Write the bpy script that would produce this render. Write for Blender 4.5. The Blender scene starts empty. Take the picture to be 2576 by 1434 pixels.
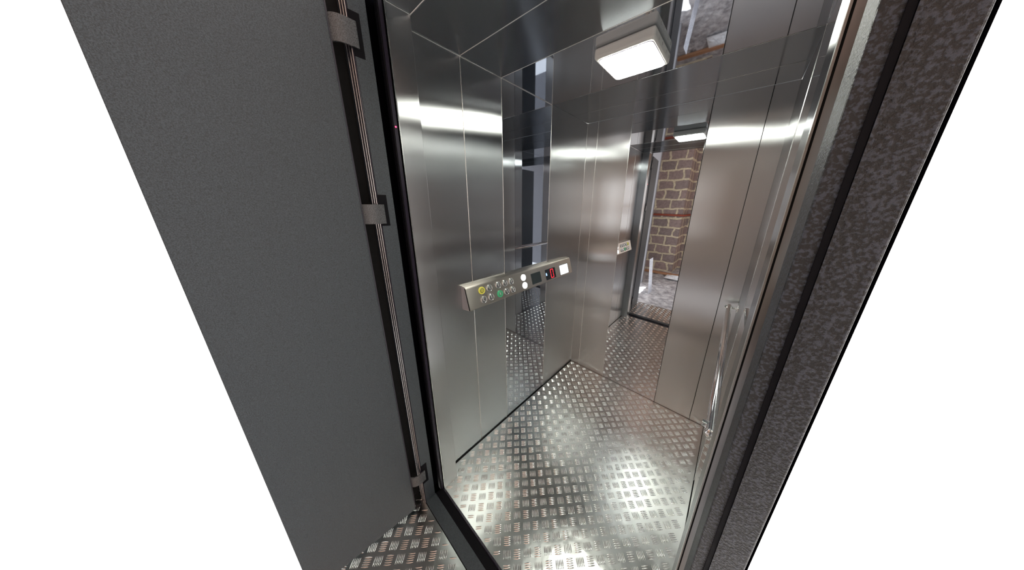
import bpy, math
import numpy as np
from mathutils import Vector, Matrix

sc = bpy.context.scene
COL = sc.collection

# ------------------------------------------------------------------ camera
cam_d = bpy.data.cameras.new('camera'); cam = bpy.data.objects.new('camera', cam_d); COL.objects.link(cam)
CX, CY, CZ = 1.02909, -1.80888, 1.52192
R_ = Vector((0.76296452, 0.64612798, 0.02009419)); U_ = Vector((-0.1967994, 0.20255235, 0.95929273)); F_ = R_.cross(U_) * -1
F_ = Vector((-0.61575575, 0.73586084, -0.28169786))
M = Matrix((( R_.x, U_.x, -F_.x, CX), (R_.y, U_.y, -F_.y, CY), (R_.z, U_.z, -F_.z, CZ), (0, 0, 0, 1)))
cam.matrix_world = M
cam_d.sensor_fit = 'HORIZONTAL'; cam_d.sensor_width = 36.0
cam_d.lens = 597.62 * 36.0 / 2576.0
cam_d.shift_x = (1288 - 1347.80) / 2576.0
cam_d.shift_y = (683.75 - 717) / 2576.0
cam_d.clip_start = 0.01
sc.camera = cam

# ------------------------------------------------------------------ daylight (plain white overcast sky)
w = bpy.data.worlds.new('world'); sc.world = w; w.use_nodes = True
bg = w.node_tree.nodes['Background']
bg.inputs[0].default_value = (1.0, .96, .925, 1); bg.inputs[1].default_value = 3.5
sc.view_settings.view_transform = 'Standard'; sc.view_settings.look = 'None'
sc.view_settings.exposure = 0.0; sc.view_settings.gamma = 1.0; sc.view_settings.use_curve_mapping = False
sc.cycles.max_bounces = 16; sc.cycles.glossy_bounces = 14; sc.cycles.diffuse_bounces = 5
sc.cycles.use_denoising = True
sc.cycles.sample_clamp_indirect = 12.0
LAMP = 62.0          # the ceiling light's own glow, used in its builder

# ------------------------------------------------------------------ dimensions (metres)
W, H = 1.1181, 2.10                 # cab width, height; left wall x=0, rear wall y=0
L0, L1, L2, L3, LA = 1.3329, 1.1032, 0.8730, 0.4545, 0.2043
RA, RB, RC, RD = 0.0902, 0.3395, 0.7831, 1.0267
YF = -1.412                         # front of the cab
XJ, XJR = 0.065, 1.071              # reveals of the door frame
XR, XRR = 0.0757, 1.067             # front return panels of the cab
YO, YI = -1.508, -1.460             # outer and inner plane of the door frame

# ------------------------------------------------------------------ helpers
def tag(o, label=None, cat=None, group=None, kind=None):
    if label: o['label'] = label
    if cat: o['category'] = cat
    if group: o['group'] = group
    if kind: o['kind'] = kind
    return o

class MB:
    def __init__(s): s.v = []; s.f = []; s.sm = []
    def add(s, vs, fs, smooth=False):
        b = len(s.v); s.v += [tuple(p) for p in vs]; s.f += [tuple(i + b for i in f) for f in fs]; s.sm += [smooth] * len(fs); return s
    def box(s, x0, x1, y0, y1, z0, z1, mat=None):
        vs = [(x, y, z) for z in (z0, z1) for y in (y0, y1) for x in (x0, x1)]
        if mat: vs = [mat @ Vector(p) for p in vs]
        return s.add(vs, [(0, 2, 3, 1), (4, 5, 7, 6), (0, 1, 5, 4), (2, 6, 7, 3), (0, 4, 6, 2), (1, 3, 7, 5)])
    def prism(s, prof, p0, p1, fn, smooth=False):
        """closed profile (list of 2-tuples) swept from t=p0 to t=p1; fn(a,b,t) -> xyz"""
        n = len(prof); vs = [fn(a, b, p0) for a, b in prof] + [fn(a, b, p1) for a, b in prof]
        s.add(vs, [(i, (i + 1) % n, n + (i + 1) % n, n + i) for i in range(n)], smooth)
        return s.add(vs, [tuple(range(n))[::-1], tuple(range(n, 2 * n))])
    def lathe(s, prof, fn, n=28, smooth=True):
        """profile (r,h) list; fn(u,v,h)->xyz"""
        vs = []
        for r, h in prof:
            for i in range(n):
                a = 2 * math.pi * i / n; vs.append(fn(r * math.cos(a), r * math.sin(a), h))
        fs = [(j * n + i, j * n + (i + 1) % n, (j + 1) * n + (i + 1) % n, (j + 1) * n + i) for j in range(len(prof) - 1) for i in range(n)]
        s.add(vs, fs, smooth)
        s.add(vs[-n:], [tuple(range(n))]); return s.add(vs[:n], [tuple(range(n))[::-1]])
    def tube(s, pts, r, n=20, cap=True):
        pts = [Vector(p) for p in pts]; rings = []
        for i, p in enumerate(pts):
            d = (pts[min(i + 1, len(pts) - 1)] - pts[max(i - 1, 0)]).normalized()
            a = Vector((0, 0, 1)) if abs(d.z) < .9 else Vector((1, 0, 0))
            u = d.cross(a).normalized(); v = d.cross(u)
            rings.append([p + u * (r * math.cos(2 * math.pi * k / n)) + v * (r * math.sin(2 * math.pi * k / n)) for k in range(n)])
        vs = [q for R in rings for q in R]
        s.add(vs, [(j * n + i, j * n + (i + 1) % n, (j + 1) * n + (i + 1) % n, (j + 1) * n + i) for j in range(len(pts) - 1) for i in range(n)], True)
        if cap: s.add(rings[0], [tuple(range(n))]); s.add(rings[-1], [tuple(range(n))[::-1]])
        return s
    def build(s, name, mat, parent=None, bevel=0, seg=2):
        me = bpy.data.meshes.new(name); me.from_pydata([tuple(p) for p in s.v], [], s.f)
        me.polygons.foreach_set('use_smooth', s.sm); me.materials.append(mat)
        o = bpy.data.objects.new(name, me); COL.objects.link(o)
        if parent: o.parent = parent; o.matrix_parent_inverse = parent.matrix_basis.inverted()
        import bmesh
        bm = bmesh.new(); bm.from_mesh(me); bmesh.ops.recalc_face_normals(bm, faces=bm.faces); bm.to_mesh(me); bm.free()
        if bevel:
            m = o.modifiers.new('bevel', 'BEVEL'); m.width = bevel; m.segments = seg; m.limit_method = 'ANGLE'; m.angle_limit = .6
        return o

def empty(name, loc=(0, 0, 0)):
    o = bpy.data.objects.new(name, None); COL.objects.link(o); o.location = loc; o.empty_display_size = .05
    return o
def box(name, mat, parent, *b, bevel=0): return MB().box(*b).build(name, mat, parent, bevel)

# ------------------------------------------------------------------ materials
def newmat(name):
    m = bpy.data.materials.new(name); m.use_nodes = True; nt = m.node_tree
    return m, nt, nt.nodes['Principled BSDF']
def N(nt, t, **k):
    n = nt.nodes.new(t)
    for a, b in k.items(): setattr(n, a, b)
    return n
def mapped(nt, scale):
    tc = N(nt, 'ShaderNodeNewGeometry'); mp = N(nt, 'ShaderNodeMapping'); mp.inputs['Scale'].default_value = scale
    nt.links.new(tc.outputs['Position'], mp.inputs[0]); return mp.outputs[0]
def noise(nt, vec, scale, detail=3, rough=.5):
    n = N(nt, 'ShaderNodeTexNoise'); n.inputs['Scale'].default_value = scale; n.inputs['Detail'].default_value = detail; n.inputs['Roughness'].default_value = rough
    nt.links.new(vec, n.inputs['Vector']); return n.outputs[0]
def ramp(nt, fac, a, b, c0, c1):
    r = N(nt, 'ShaderNodeMapRange'); r.inputs[1].default_value = a; r.inputs[2].default_value = b; r.inputs[3].default_value = c0; r.inputs[4].default_value = c1
    nt.links.new(fac, r.inputs[0]); return r.outputs[0]
def bump(nt, h, strength, dist, bs, prev=None):
    b = N(nt, 'ShaderNodeBump'); b.inputs['Strength'].default_value = strength; b.inputs['Distance'].default_value = dist
    nt.links.new(h, b.inputs['Height'])
    if prev: nt.links.new(prev, b.inputs['Normal'])
    nt.links.new(b.outputs[0], bs.inputs['Normal']); return b.outputs[0]

def brushed(name, grain_dir, grain, base=(.61, .62, .625), rough=.277, aniso=.68):
    """brushed stainless steel; grain_dir = direction of the brushing, highlights spread across it; grain = noise scale"""
    m, nt, p = newmat(name)
    b = N(nt, 'ShaderNodeBsdfAnisotropic', distribution='BECKMANN'); nt.links.new(b.outputs[0], nt.nodes['Material Output'].inputs[0]); nt.nodes.remove(p)
    b.inputs['Color'].default_value = (*base, 1); b.inputs['Anisotropy'].default_value = aniso
    c = N(nt, 'ShaderNodeCombineXYZ')
    for i in range(3): c.inputs[i].default_value = grain_dir[i]
    nt.links.new(c.outputs[0], b.inputs['Tangent'])
    g = noise(nt, mapped(nt, grain), 1, 4, .6)
    nt.links.new(ramp(nt, g, .3, .7, rough, rough * 1.03), b.inputs['Roughness'])
    big = noise(nt, mapped(nt, (1, 1, 1)), 2.3, 2)
    bump(nt, big, .12, .01, b)
    return m
def simple(name, col, rough=.5, metal=0, emit=None, es=0, spec=None, bmp=None):
    m, nt, b = newmat(name)
    b.inputs['Base Color'].default_value = (*col, 1); b.inputs['Roughness'].default_value = rough; b.inputs['Metallic'].default_value = metal
    if emit: b.inputs['Emission Color'].default_value = (*emit, 1); b.inputs['Emission Strength'].default_value = es
    if spec is not None: b.inputs['Specular IOR Level'].default_value = spec
    g = noise(nt, mapped(nt, (1, 1, 1)), 60, 3)
    nt.links.new(ramp(nt, g, .3, .7, max(0, rough * .92), min(1, rough * 1.08)), b.inputs['Roughness'])
    if bmp: bump(nt, noise(nt, mapped(nt, (1, 1, 1)), bmp[0], 3), bmp[1], bmp[2], b)
    return m
STEEL_X = brushed('brushed_steel_side', (0, 0, 1), (40, 900, 6))       # left and right walls
STEEL_Y = brushed('brushed_steel_rear', (0, 0, 1), (900, 40, 6))       # rear wall
STEEL_C = brushed('brushed_steel_ceiling', (1, 0, 0), (6, 900, 40), base=(.37, .39, .41), rough=.22)
STEEL_H = brushed('brushed_steel_fittings', (0, 1, 0), (40, 6, 900), base=(.62, .57, .51), rough=.42, aniso=.5)
MIRROR = simple('mirror_polished_steel', (.62, .645, .68), .018, 1)
SEAM = simple('steel_edge_and_glint', (.82, .82, .80), .25, 1)
DARKSEAM = simple('dark_joint', (.012, .012, .012), .7, spec=.15)
CHROME = simple('chrome', (.85, .86, .86), .05, 1)
BLACK = simple('black_rubber', (.004, .004, .006), .6, spec=.12)
GASKET = simple('purple_black_gasket', (.020, .016, .028), .30, spec=.4)
DARKGAP = simple('added_shaft_shade', (.002, .002, .003), .9, spec=.0)

def textured_paint(name, col, rough, scale, st, a=.38, c=.62, lo=.6, hi=1.5):
    m, nt, b = newmat(name)
    b.inputs['Roughness'].default_value = rough; b.inputs['Specular IOR Level'].default_value = .6
    v = mapped(nt, (1, 1, 1)); n = noise(nt, v, scale, 4, .62)
    mx = N(nt, 'ShaderNodeMix', data_type='RGBA')
    mx.inputs[6].default_value = (*[k * lo for k in col], 1); mx.inputs[7].default_value = (*[k * hi for k in col], 1)
    nt.links.new(ramp(nt, n, a, c, 0, 1), mx.inputs[0]); nt.links.new(mx.outputs[2], b.inputs['Base Color'])
    bump(nt, n, st, .0012, b)
    return m
PAINT = textured_paint('textured_anthracite_paint', (.036, .048, .058), .38, 420, 1.3)
PAINT2 = textured_paint('coarse_speckled_paint', (.011, .013, .018), .46, 340, 1.0, .47, .60, .3, 4.0)

def alu(name, base, r0, r1, waves):
    m, nt, p = newmat(name)
    b = N(nt, 'ShaderNodeBsdfAnisotropic', distribution='BECKMANN'); nt.links.new(b.outputs[0], nt.nodes['Material Output'].inputs[0]); nt.nodes.remove(p)
    b.inputs['Color'].default_value = (*base, 1); b.inputs['Anisotropy'].default_value = 0
    n = noise(nt, mapped(nt, (1, 1, 1)), 60, 3)
    nt.links.new(ramp(nt, n, .35, .65, r0, r1), b.inputs['Roughness'])
    if waves:
        p = bump(nt, noise(nt, mapped(nt, (1, 1, 1)), 26, 1), .16, .004, b)
        bump(nt, noise(nt, mapped(nt, (1, 1, 1)), 7, 1), .25, .010, b, p)
    return m
ALU = alu('aluminium_tread_plate', (.66, .67, .65), .279, .287, True)
ALU2 = alu('polished_tread_bars', (.86, .86, .84), .20, .24, False)

def stone():
    m, nt, b = newmat('lava_stone_masonry')
    v = mapped(nt, (1, 1, 1))
    wn = N(nt, 'ShaderNodeTexNoise'); wn.inputs['Scale'].default_value = 5; wn.inputs['Detail'].default_value = 3; nt.links.new(v, wn.inputs['Vector'])
    sub = N(nt, 'ShaderNodeVectorMath', operation='SUBTRACT'); sub.inputs[1].default_value = (.5, .5, .5); nt.links.new(wn.outputs[1], sub.inputs[0])
    scl = N(nt, 'ShaderNodeVectorMath', operation='SCALE'); scl.inputs['Scale'].default_value = .085; nt.links.new(sub.outputs[0], scl.inputs[0])
    ad = N(nt, 'ShaderNodeVectorMath', operation='ADD'); nt.links.new(v, ad.inputs[0]); nt.links.new(scl.outputs[0], ad.inputs[1])
    sp = N(nt, 'ShaderNodeSeparateXYZ'); nt.links.new(ad.outputs[0], sp.inputs[0])
    su = N(nt, 'ShaderNodeMath', operation='ADD'); nt.links.new(sp.outputs[0], su.inputs[0]); nt.links.new(sp.outputs[1], su.inputs[1])
    cb = N(nt, 'ShaderNodeCombineXYZ'); nt.links.new(su.outputs[0], cb.inputs[0]); nt.links.new(sp.outputs[2], cb.inputs[1])
    br = N(nt, 'ShaderNodeTexBrick'); nt.links.new(cb.outputs[0], br.inputs['Vector'])
    br.inputs['Scale'].default_value = 1; br.inputs['Brick Width'].default_value = .31; br.inputs['Row Height'].default_value = .205
    br.inputs['Mortar Size'].default_value = .022; br.inputs['Mortar Smooth'].default_value = .2
    br.inputs['Color1'].default_value = (.28, .225, .215, 1); br.inputs['Color2'].default_value = (.36, .27, .25, 1); br.inputs['Mortar'].default_value = (.72, .63, .46, 1)
    mx = N(nt, 'ShaderNodeMix', data_type='RGBA', blend_type='MULTIPLY'); mx.inputs[0].default_value = .6
    n = noise(nt, v, 22, 5, .7); cr = ramp(nt, n, .3, .7, .45, 1.35)
    nt.links.new(br.outputs['Color'], mx.inputs[6]); nt.links.new(cr, mx.inputs[7]); nt.links.new(mx.outputs[2], b.inputs['Base Color'])
    b.inputs['Roughness'].default_value = .9
    p = bump(nt, br.outputs['Fac'], .8, .03, b); bump(nt, n, .5, .02, b, p)
    return m
STONE = stone()
CONC = None
def concrete():
    m, nt, b = newmat('rough_grey_screed')
    v = mapped(nt, (1, 1, 1)); n = noise(nt, v, 9, 6, .65); mx = N(nt, 'ShaderNodeMix', data_type='RGBA')
    mx.inputs[6].default_value = (.25, .25, .27, 1); mx.inputs[7].default_value = (.66, .66, .68, 1)
    nt.links.new(ramp(nt, n, .35, .65, 0, 1), mx.inputs[0]); nt.links.new(mx.outputs[2], b.inputs['Base Color']); b.inputs['Roughness'].default_value = .75
    bump(nt, n, .9, .04, b); return m
CONC = concrete()
PLASTER = simple('warm_plaster', (.55, .40, .33), .85, bmp=(20, .4, .01))
SLATE = simple('grey_board', (.42, .40, .42), .7)

# ================================================================== SETTING
# ---- cab walls: folded panels, each a part, polished strips between brushed ones
def seamline(mb, x0, x1, y0, y1, z0, z1): mb.box(x0, x1, y0, y1, z0, z1)

T = .0012   # sheet depth behind the face
def side_wall(name, xf, s, y_front):
    """xf = face plane, s = +1 when the room is on the +x side"""
    root = MB().box(*sorted((xf - s * .012, xf - s * .020)), y_front, .02, -.01, H + .01).build(name, STEEL_X)
    root['kind'] = 'structure'
    ys = [-L3, 0]; edges = [y_front, -L1, -L2, -L3, 0]
    for i in range(4):
        a, b = edges[i] + .0012, edges[i + 1] - .0012
        m = MIRROR if i == 2 else STEEL_X
        if i == 3: b = .0109
        o = MB().box(*sorted((xf, xf - s * .011)), a, b, 0.0, H).build('mirror_panel' if i == 2 else 'brushed_panel', m, root, .0012, 2)
        if i == 2: o['label'] = 'mirror polished steel strip'
    for y in edges[1:4]:
        MB().tube([(xf - s * .0006, y, .002), (xf - s * .0006, y, H)], .0021, 10).build('bright_joint', SEAM, root)
    return root
side_wall('wall_left', 0.0, 1, -L0)
side_wall('wall_right', W, -1, -L0)
rear = MB().box(-.0, W, .012, .02, -.01, H + .01).build('wall_rear', STEEL_Y); rear['kind'] = 'structure'
ed = [0, RA, RB, RC, RD, W]
for i in range(5):
    m = MIRROR if i == 2 else STEEL_Y
    o = MB().box(ed[i] + (.0012 if i else -.0), ed[i + 1] - (.0012 if i < 4 else -.0), 0, .011, 0, H).build('mirror_panel' if i == 2 else 'brushed_panel', m, rear, .0012, 2)
    if i == 2: o['label'] = 'mirror polished steel strip'
MB().tube([(.0010, -.0010, .002), (.0010, -.0010, H)], .0016, 10).build('bright_joint', SEAM, rear)
for x in ed[3:5]: box('dark_joint', DARKSEAM, rear, x - .0013, x + .0006, -.0003, .010, 0, H)
for x in ed[1:3]:
    MB().tube([(x, .0006, .002), (x, .0006, H)], .0019, 10).build('bright_joint', SEAM, rear)

# ---- front returns of the cab
for nm, a, b, f in (('wall_front', -.015, XR, XR), ('wall_front', XRR, W + .012, XRR)):
    o = MB().box(a, b, YF, -L0, 0, H).build(nm, STEEL_X, None, .0025, 3); o['kind'] = 'structure'
    if f == XR: MB().box(f - .002, f + .0012, YF - .001, YF + .0025, 0, H).build('bright_edge', SEAM, o)
    else:
        MB().box(f + .0008, f + .0032, YF - .0008, YF + .002, 0, H).build('dark_joint', DARKSEAM, o)
        MB().box(f - .0010, f + .0010, YF - .002, YF + .006, 0, H).build('bright_edge', SEAM, o)

# ---- ceiling: strips across the cab
ceil = MB().box(-.012, W + .012, YF, .012, H + .012, H + .02).build('ceiling', STEEL_C); ceil['kind'] = 'structure'
ce = [YF, -L0, -L1, -L2, -L3, -LA, 0]
for i in range(6):
    m = MIRROR if i == 3 else STEEL_C
    o = MB().box(0 if i else -.0, W, ce[i] + .0014, ce[i + 1] - .0014, H, H + .011).build('mirror_panel' if i == 3 else 'ceiling_panel', m, ceil, .0012, 2)
    if i == 3: o['label'] = 'mirror polished ceiling strip'
for y in ce[1:4]:
    MB().tube([(.001, y, H + .0010), (W - .001, y, H + .0010)], .0022, 10).build('joint', SEAM, ceil)

MB().tube([(.0010, -L0, H - .0010), (.0010, -L3, H - .0010)], .0020, 10).build('joint', SEAM, ceil)
MB().tube([(XR, YF + .004, H - .0005), (XR, -L0, H - .0005)], .0022, 10).build('joint', SEAM, ceil)
# ---- tread plate floors (five-bar pattern, lattice 65.5 mm, bars at 45 degrees)
def tread_plate(name, x0, x1, y0, y1, z, thick=.006, px=.2618, py=-.5144):
    nu, nv = 7, 5; us = np.linspace(-1, 1, nu); vs_ = np.linspace(-1, 1, nv)
    Lb, wb, hb = .0168, .0028, .0015
    U, V = np.meshgrid(us, vs_, indexing='ij')
    prof = np.sqrt(np.clip(1 - U ** 2, 0, 1)) * .85 + .15 * (1 - np.abs(U))
    bu = U * Lb; bv = V * wb * np.maximum(prof, .04); bz = hb * (1 - V ** 2) * (1 - U ** 4) - .0001
    quads = np.array([[i * nv + j, (i + 1) * nv + j, (i + 1) * nv + j + 1, i * nv + j + 1] for i in range(nu - 1) for j in range(nv - 1)])
    pit = .0655; allv = []; allf = []; k = 0
    for typ in (0, 1):
        d = np.array([1, -1]) / math.sqrt(2) if typ == 0 else np.array([1, 1]) / math.sqrt(2)
        n = np.array([-d[1], d[0]])
        for i in range(-30, 30):
            for j in range(-30, 30):
                c = np.array([px + (i + typ / 2) * pit, py + (j + typ / 2) * pit])
                for b in range(5):
                    q = c + n * (b - 2) * .0071
                    e = abs(d[0]) * Lb
                    if q[0] - e < x0 or q[0] + e > x1 or q[1] - e < y0 or q[1] + e > y1: continue
                    X = q[0] + bu * d[0] + bv * n[0]; Y = q[1] + bu * d[1] + bv * n[1]
                    allv.append(np.stack([X.ravel(), Y.ravel(), (bz + z).ravel()], 1)); allf.append(quads + k); k += nu * nv
    Vb = np.concatenate(allv); Fb = np.concatenate(allf)
    base = np.array([(x, y, zz) for zz in (z - thick, z) for y in (y0, y1) for x in (x0, x1)])
    fb = np.array([(0, 2, 3, 1), (4, 5, 7, 6), (0, 1, 5, 4), (2, 6, 7, 3), (0, 4, 6, 2), (1, 3, 7, 5)]) + len(Vb)
    Vv = np.concatenate([Vb, base]); Ff = np.concatenate([Fb, fb])
    me = bpy.data.meshes.new(name); me.from_pydata(Vv.tolist(), [], Ff.tolist())
    sm = np.ones(len(Ff), bool); sm[-6:] = False; me.polygons.foreach_set('use_smooth', sm); me.materials.append(ALU2); me.materials.append(ALU)
    me.polygons.foreach_set('material_index', (~sm).astype('int32'))
    o = bpy.data.objects.new(name, me); COL.objects.link(o); o['kind'] = 'structure'; return o
tread_plate('floor', .008, W - .003, YF + .002, -.003, 0.0)
tread_plate('floor', -.02, 1.16, -2.02, YO - .003, 0.0, px=.111, py=-1.616)
# rough screed beyond the landing
me = MB(); nx, ny = 60, 80
import random
random.seed(4)
vv = [(-.32 + 3.2 * i / nx, -5.6 + 3.575 * j / ny, -.02 + .018 * math.sin(i * 1.7 + j * .6) * math.sin(j * 1.3) * min(1, (ny - j) / 12) + .008 * random.random()) for i in range(nx + 1) for j in range(ny + 1)]
keep = lambda i, j: not (-.32 + 3.2 * i / nx < -.14 and -5.6 + 3.575 * j / ny > -2.9)
ff = [(i * (ny + 1) + j, (i + 1) * (ny + 1) + j, (i + 1) * (ny + 1) + j + 1, i * (ny + 1) + j + 1) for i in range(nx) for j in range(ny) if keep(i, j)]
g = me.add(vv, ff, True).build('ground', CONC); g['kind'] = 'structure'
g = MB().box(-1.5, -.32, -5.6, -3.2, -.06, -.015).build('ground', CONC); g['kind'] = 'structure'
# dark sealant joints between floor and walls
for i, b in enumerate(((0.0, .008, -L0, -.003, -.008, -.001), (.0, W, -.003, -.0002, -.008, -.001), (W - .003, W - .0002, -L0, -.003, -.008, -.001))):
    o = MB().box(*b).build('trim_%d' % (i + 1), DARKSEAM); o['kind'] = 'structure'
# near-black sheets added for pit and shaft shade; they stop sky light leaking in
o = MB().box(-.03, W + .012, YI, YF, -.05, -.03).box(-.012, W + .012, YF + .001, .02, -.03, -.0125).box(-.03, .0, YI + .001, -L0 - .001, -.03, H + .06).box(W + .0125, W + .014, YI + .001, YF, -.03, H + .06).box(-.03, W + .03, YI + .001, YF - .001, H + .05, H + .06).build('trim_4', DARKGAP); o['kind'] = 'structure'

# ================================================================== DOOR FRAME
fr = empty('door_frame', (.5, YO, 0))
tag(fr, 'dark textured steel door frame with a sill around the lift opening', 'door frame')
# left stile: textured reveal with dark hinge slots
def stile(x0, x1, mat, name='stile'):
    return MB().box(x0, x1, YO, YI, -.004, 2.2).build(name, mat, fr, .0015, 2)
stile(XJ - .085, XJ, PAINT)
o = stile(XJR, XJR + .045, PAINT2); o['label'] = 'coarse speckled black stile'
MB().box(XJR + .012, XJR + .016, YO - .002, YO + .004, 0, 2.2).build('groove', BLACK, fr)
MB().box(XJR + .0165, XJR + .019, YO - .003, YO + .002, 0, 2.2).build('rib', PAINT2, fr)
box('header', PAINT, fr, XJ - .085, XJR + .045, YO, YI, 2.125, 2.22, bevel=.0015)
o = MB().box(XJ - .004, XJR + .02, YO, YI + .004, -.012, .004).build('sill', PAINT, fr, .0012); o['label'] = 'grey green painted sill plate'
o = MB().box(XJ - .004, XJR + .02, YI + .004, YF - .006, -.02, .0015).build('sill_lip', BLACK, fr, .001)
# rubber lip with ragged top edge
mb = MB(); random.seed(2); n = 90; xs = [XJ + .012 + (XJR - XJ - .02) * i / n for i in range(n + 1)]
vs = []
for x in xs:
    r = .0015 * random.random()
    vs += [(x, YF - .010, .000), (x, YF - .008, .007 + r), (x, YF - .001 - r, .007 + r), (x, YF + .0015, .000)]
mb.add(vs, [(i * 4 + k, i * 4 + k + 1, i * 4 + 5 + k, i * 4 + 4 + k) for i in range(n) for k in range(3)])
mb.build('rubber_edge', GASKET, fr)
box('threshold_joint', BLACK, fr, -.03, XJR + .02, YO - .004, YO - .0002, -.01, -.0008)
# hinge side: gasket with ribs, their highlights painted in pale metal, on the front of the left stile
o = MB().box(XJ - .058, XJ - .001, YO - .004, YO - .0001, .0, 2.2).build('gasket', GASKET, fr, .0015); o['label'] = 'ribbed rubber gasket'
for x in (XJ - .0035, XJ - .024, XJ - .047):
    o = MB().tube([(x, YO - .0045, .004), (x, YO - .0045, 2.2)], .0012, 8).build('gasket_rib', SEAM, fr); o['label'] = 'gasket rib with its highlight painted pale'
box('hinge_gap_blocker', GASKET, fr, -.045, -.030, -1.60, YO, 0, 2.2, bevel=.003)  # added strip that blocks the sky behind the hinge gap
box('hinge_hollow_shade', DARKSEAM, fr, -.030, -.018, -1.56, YO, 0, 2.2)  # dark strip stands in for the shade of the hinge hollow

# ---- open door leaf
DY = 1.948
LD = Vector((-.094, -1.0, 0)).normalized(); LN = Vector((1.0, -.094, 0)).normalized()
LO = Vector((.058, -1.56, 0)); LW = (DY - 1.56) / abs(LD.y)
leaf_m = Matrix(((LD.x, LN.x, 0, LO.x), (LD.y, LN.y, 0, LO.y), (0, 0, 1, 0), (0, 0, 0, 1)))
door = MB().box(0, LW, -.045, 0, .014, 2.09, leaf_m).build('door_1', PAINT, None, .002, 2)
door['kind'] = 'structure'; door['label'] = 'open swing door leaf in dark textured grey paint'
MB().box(-.004, .002, -.040, -.004, .02, 2.085, leaf_m).build('edge_strip', GASKET, door)

# ---- gooseneck hinges: curved strap from leaf edge into a slot of the stile
def hinge(z0, z1, s0, s1):
    hg = empty('door_hinge', (.06, -1.53, z0))
    o = MB().box(XJ - .020, XJ + .0012, YO - .0016, YO + .026, s0, s1).build('hinge_slot', BLACK, fr); o['label'] = 'hinge cut-out, its shade painted black'  # solid black box painted as the shade inside the hole
    ctl = [(.036, -1.566), (.044, -1.562), (.055, -1.556), (.0665, -1.545), (.0725, -1.530), (.0735, -1.515), (.0725, -1.498), (.070, -1.494)]
    pts = []
    P = [Vector((a, b, 0)) for a, b in ctl]
    for i in range(len(P) - 1):
        p0, p1, p2, p3 = P[max(i - 1, 0)], P[i], P[i + 1], P[min(i + 2, len(P) - 1)]
        for t in np.linspace(0, 1, 6)[:-1]:
            pts.append(.5 * ((2 * p1) + (p2 - p0) * t + (2 * p0 - 5 * p1 + 4 * p2 - p3) * t * t + (3 * p1 - p0 - 3 * p2 + p3) * t ** 3))
    pts.append(P[-1]); prof = []
    inner = []
    for i, p in enumerate(pts):
        d = (pts[min(i + 1, len(pts) - 1)] - pts[max(i - 1, 0)]).normalized(); nn = Vector((-d.y, d.x, 0)); inner.append(p + nn * .005)
    prof = [(p.x, p.y) for p in pts] + [(p.x, p.y) for p in inner[::-1]]
    MB().prism(prof, z0, z1, lambda a, b, t: (a, b, t)).build('strap', STRAP, hg, .001)
    return hg
STRAP = textured_paint('textured_strap_paint', (.075, .08, .085), .26, 420, .7)
h = hinge(1.945, 2.010, 1.925, 2.035); tag(h, 'top curved black hinge strap between door leaf and frame', 'hinge', 'door hinges')
h = hinge(1.438, 1.503, 1.43, 1.535); tag(h, 'middle curved black hinge strap between door leaf and frame', 'hinge', 'door hinges')
h = hinge(.165, .225, .14, .26); tag(h, 'lowest curved black hinge strap near the sill corner', 'hinge', 'door hinges')

# ---- light curtain beside the cab's left return
lc = empty('light_curtain', (.06, -1.43, 0)); tag(lc, 'slim black door sensor strip with one tiny red light', 'sensor')
box('housing', BLACK, lc, .050, .0725, YF - .020, YF - .003, .01, H, bevel=.002)
MB().box(.0725, .0738, YF - .016, YF - .006, .01, H).build('lens_strip', GASKET, lc)
RED = simple('red_led', (1, .05, .08), .3, emit=(1, .02, .06), es=14)
MB().lathe([(.0022, 0), (.0022, .0012), (.0012, .002), (.0002, .0022)], lambda u, v, h: (.0738 + h, YF - .011 + u, 1.757 + v), 16).build('indicator', RED, lc)

# ================================================================== CEILING LIGHT
lt = empty('ceiling_light', (.575, -.70, H)); tag(lt, 'white rectangular ceiling light glowing under the polished ceiling strip', 'light')
CASE = simple('white_plastic_casing', (.80, .78, .74), .45)
LX0, LX1, LY0, LY1, LZ = .4625, .6875, -.805, -.592, 2.062
MB().box(LX0, LX1, LY0, LY1, LZ, H - .0005).build('housing', CASE, lt, .010, 4)
GLOW = simple('lit_diffuser', (1, 1, 1), .4, emit=(.985, 1.0, .90), es=LAMP)
rr = .018; px0, px1, py0, py1 = LX0 + .014, LX1 - .012, LY0 + .014, LY1 - .012
prof = []
for cx, cy, a0 in ((px1 - rr, py1 - rr, 0), (px0 + rr, py1 - rr, 90), (px0 + rr, py0 + rr, 180), (px1 - rr, py0 + rr, 270)):
    prof += [(cx + rr * math.cos(math.radians(a0 + t)), cy + rr * math.sin(math.radians(a0 + t))) for t in range(0, 91, 15)]
MB().prism(prof, LZ - .004, LZ + .002, lambda a, b, t: (a, b, t)).build('diffuser', GLOW, lt)
MB().prism([(a + (.002 if a > .57 else -.002), b + (.002 if b > -.7 else -.002)) for a, b in prof], LZ - .0015, LZ + .004, lambda a, b, t: (a, b, t)).build('bezel', simple('lilac_bezel', (.45, .38, .62), .4), lt)
for y in (-.76, -.72, -.66, -.62): box('clip', SEAM, lt, LX1 - .0005, LX1 + .002, y, y + .005, LZ + .012, LZ + .022)  # pale metal bits put in as glints on the casing side

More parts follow.
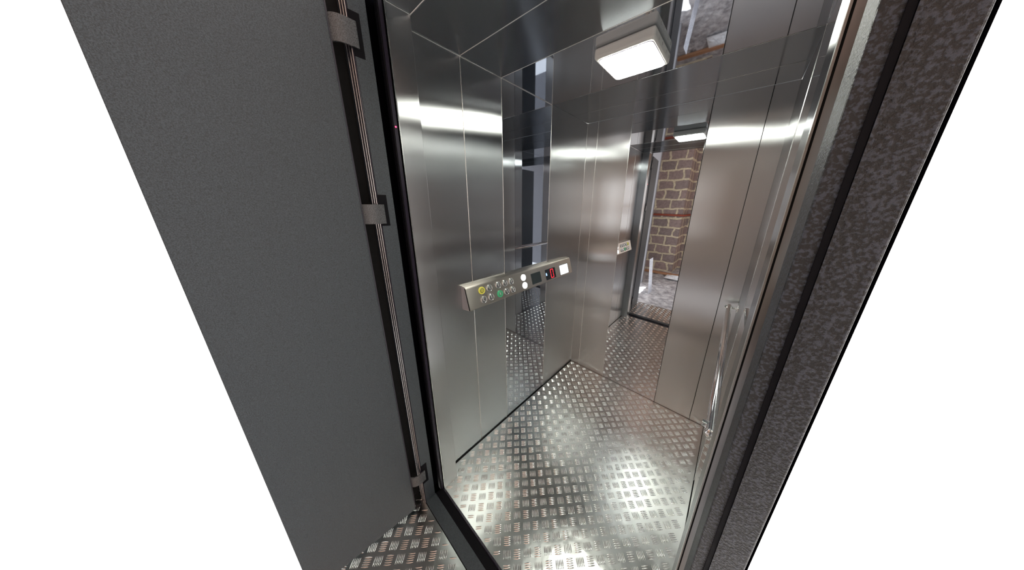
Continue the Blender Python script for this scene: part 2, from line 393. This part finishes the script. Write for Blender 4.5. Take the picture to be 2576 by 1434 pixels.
# ================================================================== CONTROL PANEL
A = Vector((.0372, 0, 1.0929)); B = Vector((.0694, 0, .9822)); E_ = (B - A).normalized(); NN = Vector((.96020, 0, .27930)); LV = (B - A).length
def cp(y, v, h=0): q = A + E_ * v + NN * h; return (q.x, y, q.z)
cop = empty('control_panel', (0, -.69, 1.0)); tag(cop, 'long sloping stainless lift control panel with round buttons and square displays', 'control panel')
body = [(0.001, 1.1005), (.024, 1.0995), (.031, 1.0985), (.0355, 1.0960), (.0380, 1.0915), (.0691, .9845), (.0692, .9820), (.0675, .9795), (.001, .9700)]
MB().prism(body, -1.174, -.203, lambda a, b, t: (a, t, b)).build('faceplate', STEEL_H, cop, .0008)
CAPM = simple('grey_end_cap', (.30, .28, .29), .5)
capp = [(.001, 1.0985), (.024, 1.0975), (.0345, 1.093), (.0650, .9835), (.001, .9725)]
MB().prism(capp, -1.1765, -1.174, lambda a, b, t: (a, t, b)).build('end_cap', CAPM, cop)
MB().prism([(.0345, 1.096), (.0372, 1.0915), (.0690, .983), (.0668, .9815)], -1.1785, -1.1742, lambda a, b, t: (a, t, b)).build('end_edge', DARKSEAM, cop)
RING = simple('clear_button_ring', (.72, .74, .74), .12, .85); FACE = simple('button_face', (.50, .51, .50), .22, 1)
YRING = simple('yellow_ring', (.70, .66, .10), .25, emit=(.8, .75, .1), es=.25); YFACE = simple('yellow_face', (.42, .40, .10), .3, .3)
GRING = simple('green_ring', (.05, .42, .20), .25, emit=(.02, .5, .2), es=.18); GFACE = simple('green_face', (.12, .42, .24), .3, .3)
MARK = simple('pale_mark', (.9, .9, .88), .4); YMARK = simple('bright_yellow_mark', (.95, .9, .15), .4); WLIT = simple('lit_white', (1, 1, 1), .4, emit=(1, 1, 1), es=2.2)
def strokes(mb, y, v, segs, w, h):
    for (a, b), (c, d) in segs:
        p = Vector((a, b)); q = Vector((c, d)); t = (q - p).normalized(); n = Vector((-t.y, t.x)) * w / 2
        pts = [p + n, q + n, q - n, p - n]
        mb.prism([(k.x, k.y) for k in pts], h - .0004, h + .0004, lambda a_, b_, t_: cp(y + a_, v + b_, t_))
def button(y, v, ring, face, label, mark, mm):
    b = MB().lathe([(.0195, 0), (.0195, .004), (.0185, .0058), (.0165, .0062), (.0155, .0045)], lambda u, w_, h: cp(y + u, v + w_, h)).build('button', ring, cop)
    b['label'] = label
    MB().lathe([(.0155, .001), (.0155, .0042), (.0135, .0054), (.006, .0058)], lambda u, w_, h: cp(y + u, v + w_, h)).build('button_face', face, b)
    mb = MB(); strokes(mb, y, v, mark, .0018, .0060); mb.build('button_mark', mm, b)
    return b
BELL = [((-.006, .005), (.006, .005)), ((-.005, .005), (-.003, -.004)), ((.005, .005), (.003, -.004)), ((-.003, -.004), (.003, -.004)), ((-.001, .008), (.001, .008))]
BAR = [((0, -.007), (0, .007))]
PHONE = [((-.006, -.003), (-.006, .004)), ((-.006, .004), (-.002, .008)), ((-.006, -.003), (-.002, -.007)), ((-.002, .008), (.004, .006))]
TWO = [((-.004, -.006), (.004, -.006)), ((.004, -.006), (.004, 0)), ((.004, 0), (-.004, 0)), ((-.004, 0), (-.004, .006)), ((-.004, .006), (.004, .006))]
SPECS = [(-1.082, .0315, YRING, YFACE, 'yellow ringed alarm button', BELL, YMARK), (-1.031, .0315, RING, FACE, None, BAR, MARK), (-.967, .0315, RING, FACE, None, BAR, MARK),
         (-.916, .032, RING, FACE, None, BAR, MARK), (-.866, .0325, RING, FACE, None, BAR, MARK), (-1.0815, .082, RING, FACE, None, PHONE, MARK), (-1.031, .082, RING, FACE, None, BAR, MARK),
         (-.966, .082, GRING, GFACE, 'green ringed button', BAR, MARK), (-.9155, .0825, RING, FACE, None, BAR, MARK), (-.865, .083, RING, FACE, None, TWO, MARK)]
for s_ in SPECS:
    b = button(*[x if x is not None else '' for x in s_])
    if s_[4] is None: del b['label']
for v in (.0344, .0852):
    o = MB().lathe([(.0215, 0), (.0215, .0018), (.0205, .0024)], lambda u, w_, h: cp(-.757 + u, v + w_ * .96, h)).build('lit_button', WLIT, cop); o['label'] = 'round button lit white'
def rsq(y0, y1, v0, v1, r=.004):
    pr = []
    for cx, cy, a0 in ((y1 - r, v1 - r, 0), (y0 + r, v1 - r, 90), (y0 + r, v0 + r, 180), (y1 - r, v0 + r, 270)):
        pr += [(cx + r * math.cos(math.radians(a0 + t)), cy + r * math.sin(math.radians(a0 + t))) for t in range(0, 91, 22)]
    return pr
SCR = simple('black_glass', (.012, .014, .016), .12); WSC = simple('white_screen', (.9, .95, 1), .3, emit=(.86, .95, 1.0), es=1.15); BEZ = simple('screen_bezel', (.03, .03, .035), .4)
def screen(y0, y1, v0, v1, m, name, label, h=.001):
    o = MB().prism(rsq(y0, y1, v0, v1), -.002, h, lambda a, b, t: cp(a, b, t)).build(name, m, cop); o['label'] = label; return o
screen(-.686, -.589, .0275, .0995, simple('dark_sensor_glass', (.035, .045, .048), .2), 'card_reader', 'blank dark square reader')
d = screen(-.537, -.420, .0305, .1050, SCR, 'floor_display', 'black display showing a red 0')
DIG = simple('red_digit', (1, .03, .05), .4, emit=(1, .015, .03), es=2.0); BLU = simple('blue_digit', (.3, .5, 1), .4, emit=(.35, .55, 1), es=2.2)
cy, y_l, y_r, v_t, v_b, vm = -.462, -.4775, -.4480, .0385, .0980, .0685
mb = MB(); gp = .002
strokes(mb, 0, 0, [((y_l, v_t), (y_r, v_t)), ((y_l, v_b), (y_r, v_b)), ((y_l, v_t + gp), (y_l, vm - gp)), ((y_r, v_t + gp), (y_r, vm - gp)), ((y_l, vm + gp), (y_l, v_b - gp)), ((y_r, vm + gp), (y_r, v_b - gp))], .0042, .0016)
o = mb.build('digit', DIG, d); o['label'] = 'red seven segment 0'
mb = MB(); strokes(mb, 0, 0, [((-.531, .056), (-.523, .056)), ((-.531, .062), (-.523, .062)), ((-.531, .068), (-.523, .068)), ((-.531, .056), (-.531, .074)), ((-.523, .062), (-.523, .074))], .003, .0014)
mb.build('symbol', BLU, d)
d = screen(-.366, -.249, .0295, .1070, BEZ, 'screen', 'bright white square screen')
MB().prism(rsq(-.362, -.253, .0325, .1045), .0005, .0016, lambda a, b, t: cp(a, b, t)).build('screen_glass', WSC, d)

# ================================================================== HANDRAIL
hr = empty('handrail', (W, -.6, .92)); tag(hr, 'polished chrome tube handrail on the right wall', 'handrail')
RX, RZ = 1.077, .945
MB().tube([(RX, -.050, RZ), (RX, -1.135, RZ)], .0125, 28).build('rail', CHROME, hr)
for y in (-.075, -1.11):
    b = MB().tube([(RX - .020, y, RZ + .002), (RX - .017, y, RZ + .002), (W - .001, y, RZ + .002)], .0095, 20).build('bracket', CHROME, hr)
    MB().lathe([(.022, 0), (.022, .004), (.016, .007), (.0095, .008)], lambda u, v, h: (W - .0005 - h, y + u, RZ + .002 + v)).build('flange', CHROME, b)
for y, s in ((-.050, 1), (-1.135, -1)):
    MB().lathe([(.0126, 0), (.0130, .002), (.0124, .005), (.009, .008), (.002, .009)], lambda u, v, h: (RX + u, y + s * h, RZ + v)).build('end_cap', CHROME, hr)

# ================================================================== LANDING ROOM BEHIND THE CAMERA (seen in the mirrors)
def st(name, mat, *b):
    o = MB().box(*b).build(name, mat); o['kind'] = 'structure'; return o
st('wall_back', STONE, -1.5, .02, -5.3, -4.4, -.1, 3.0)
o = MB().box(.02, 1.25, -5.3, -5.05, -.1, 3.0).box(2.65, 2.9, -5.3, -5.05, -.1, 3.0).box(1.25, 2.65, -5.3, -5.05, -.1, .78).box(1.25, 2.65, -5.3, -5.05, 2.2, 3.0).build('wall_back', STONE); o['kind'] = 'structure'
o = MB().box(1.25, 1.34, -5.2, -5.03, .78, 2.2).box(2.57, 2.65, -5.2, -5.03, .78, 2.2).box(1.95, 2.01, -5.2, -5.1, .78, 2.2).box(1.34, 2.57, -5.2, -5.1, 1.42, 1.48).build('window_2', simple('orange_wood_frame', (.66, .36, .14), .6)); o['kind'] = 'structure'
st('wall_landing', STONE, -1.8, -1.5, -5.3, -3.2, -.1, 3.0)
mbx = MB().box(2.6, 2.85, -5.05, -3.9, -.1, 3.0).box(2.6, 2.85, -2.9, -1.9, -.1, 3.0).box(2.6, 2.85, -3.9, -2.9, 2.3, 3.0).box(2.6, 2.85, -3.9, -2.9, -.1, .85)
o = mbx.build('wall_landing', PLASTER); o['kind'] = 'structure'
st('ceiling', PLASTER, -1.5, 2.9, -5.3, -1.515, 2.75, 2.9)
o = MB().box(2.58, 2.64, -3.95, -3.88, .85, 2.3).box(2.58, 2.64, -2.92, -2.85, .85, 2.3).box(2.58, 2.64, -3.44, -3.38, .85, 2.3).box(2.58, 2.64, -3.9, -2.9, 1.5, 1.55).build('added_window_1', simple('orange_brown_frame', (.60, .32, .12), .6)); o['kind'] = 'structure'  # side window added to bring daylight onto the landing
pp = empty('pipe_run', (0, -4.38, 1.2)); tag(pp, 'rusty red pipe running along the stone wall, seen in the rear mirror', 'pipe')
MB().tube([(-1.4, -4.375, 1.30), (.035, -4.375, 1.30), (.06, -4.40, 1.30), (.06, -5.0, 1.30), (.10, -5.02, 1.30), (2.5, -5.02, 1.30)], .022, 12).build('tube', simple('rust_red', (.28, .05, .025), .6), pp)
# leaning perforated plate
pl = empty('perforated_plate', (.05, -2.55, 0)); tag(pl, 'perforated steel sheet leaning beside the open door, seen in the rear mirror', 'metal sheet')
mb = MB()
for i in range(7):
    for j in range(26):
        y = -2.70 + i * .030; z = -.005 + j * .024; x = .03 - z * .10
        mb.box(x, x + .003, y, y + .022, z, z + .008); mb.box(x, x + .003, y + .008, y + .014, z + .008, z + .024)
mb.build('sheet', simple('galvanised_sheet', (.75, .78, .85), .3, 1), pl)
st('wall_landing', simple('added_reflection_board', (.20, .20, .215), .5), -1.4, -.26, -3.16, -3.10, -.1, 2.75)  # board added out of view to give the side mirrors a grey reflection
# builder's rubble
random.seed(9)
wd = MB()
wd.box(-.5, .9, -4.15, -4.05, -.01, .03)
o = wd.build('timber_plank', simple('weathered_timber', (.42, .22, .12), .8), None, .004); tag(o, 'broken brown plank on the floor by the stone wall, in the mirror', 'plank')
nx = 14; vs = [(.0 + .45 * i / nx, -3.7 - .35 * j / nx, .012 + .06 * random.random() * math.sin(math.pi * i / nx) * math.sin(math.pi * j / nx)) for i in range(nx + 1) for j in range(nx + 1)]
o = MB().add(vs, [(i * (nx + 1) + j, (i + 1) * (nx + 1) + j, (i + 1) * (nx + 1) + j + 1, i * (nx + 1) + j + 1) for i in range(nx) for j in range(nx)]).build('plastic_sheet', simple('crumpled_plastic', (.8, .85, .9), .25)); tag(o, 'crumpled pale plastic sheet lying on the rubble floor, in the mirror', 'plastic sheet')
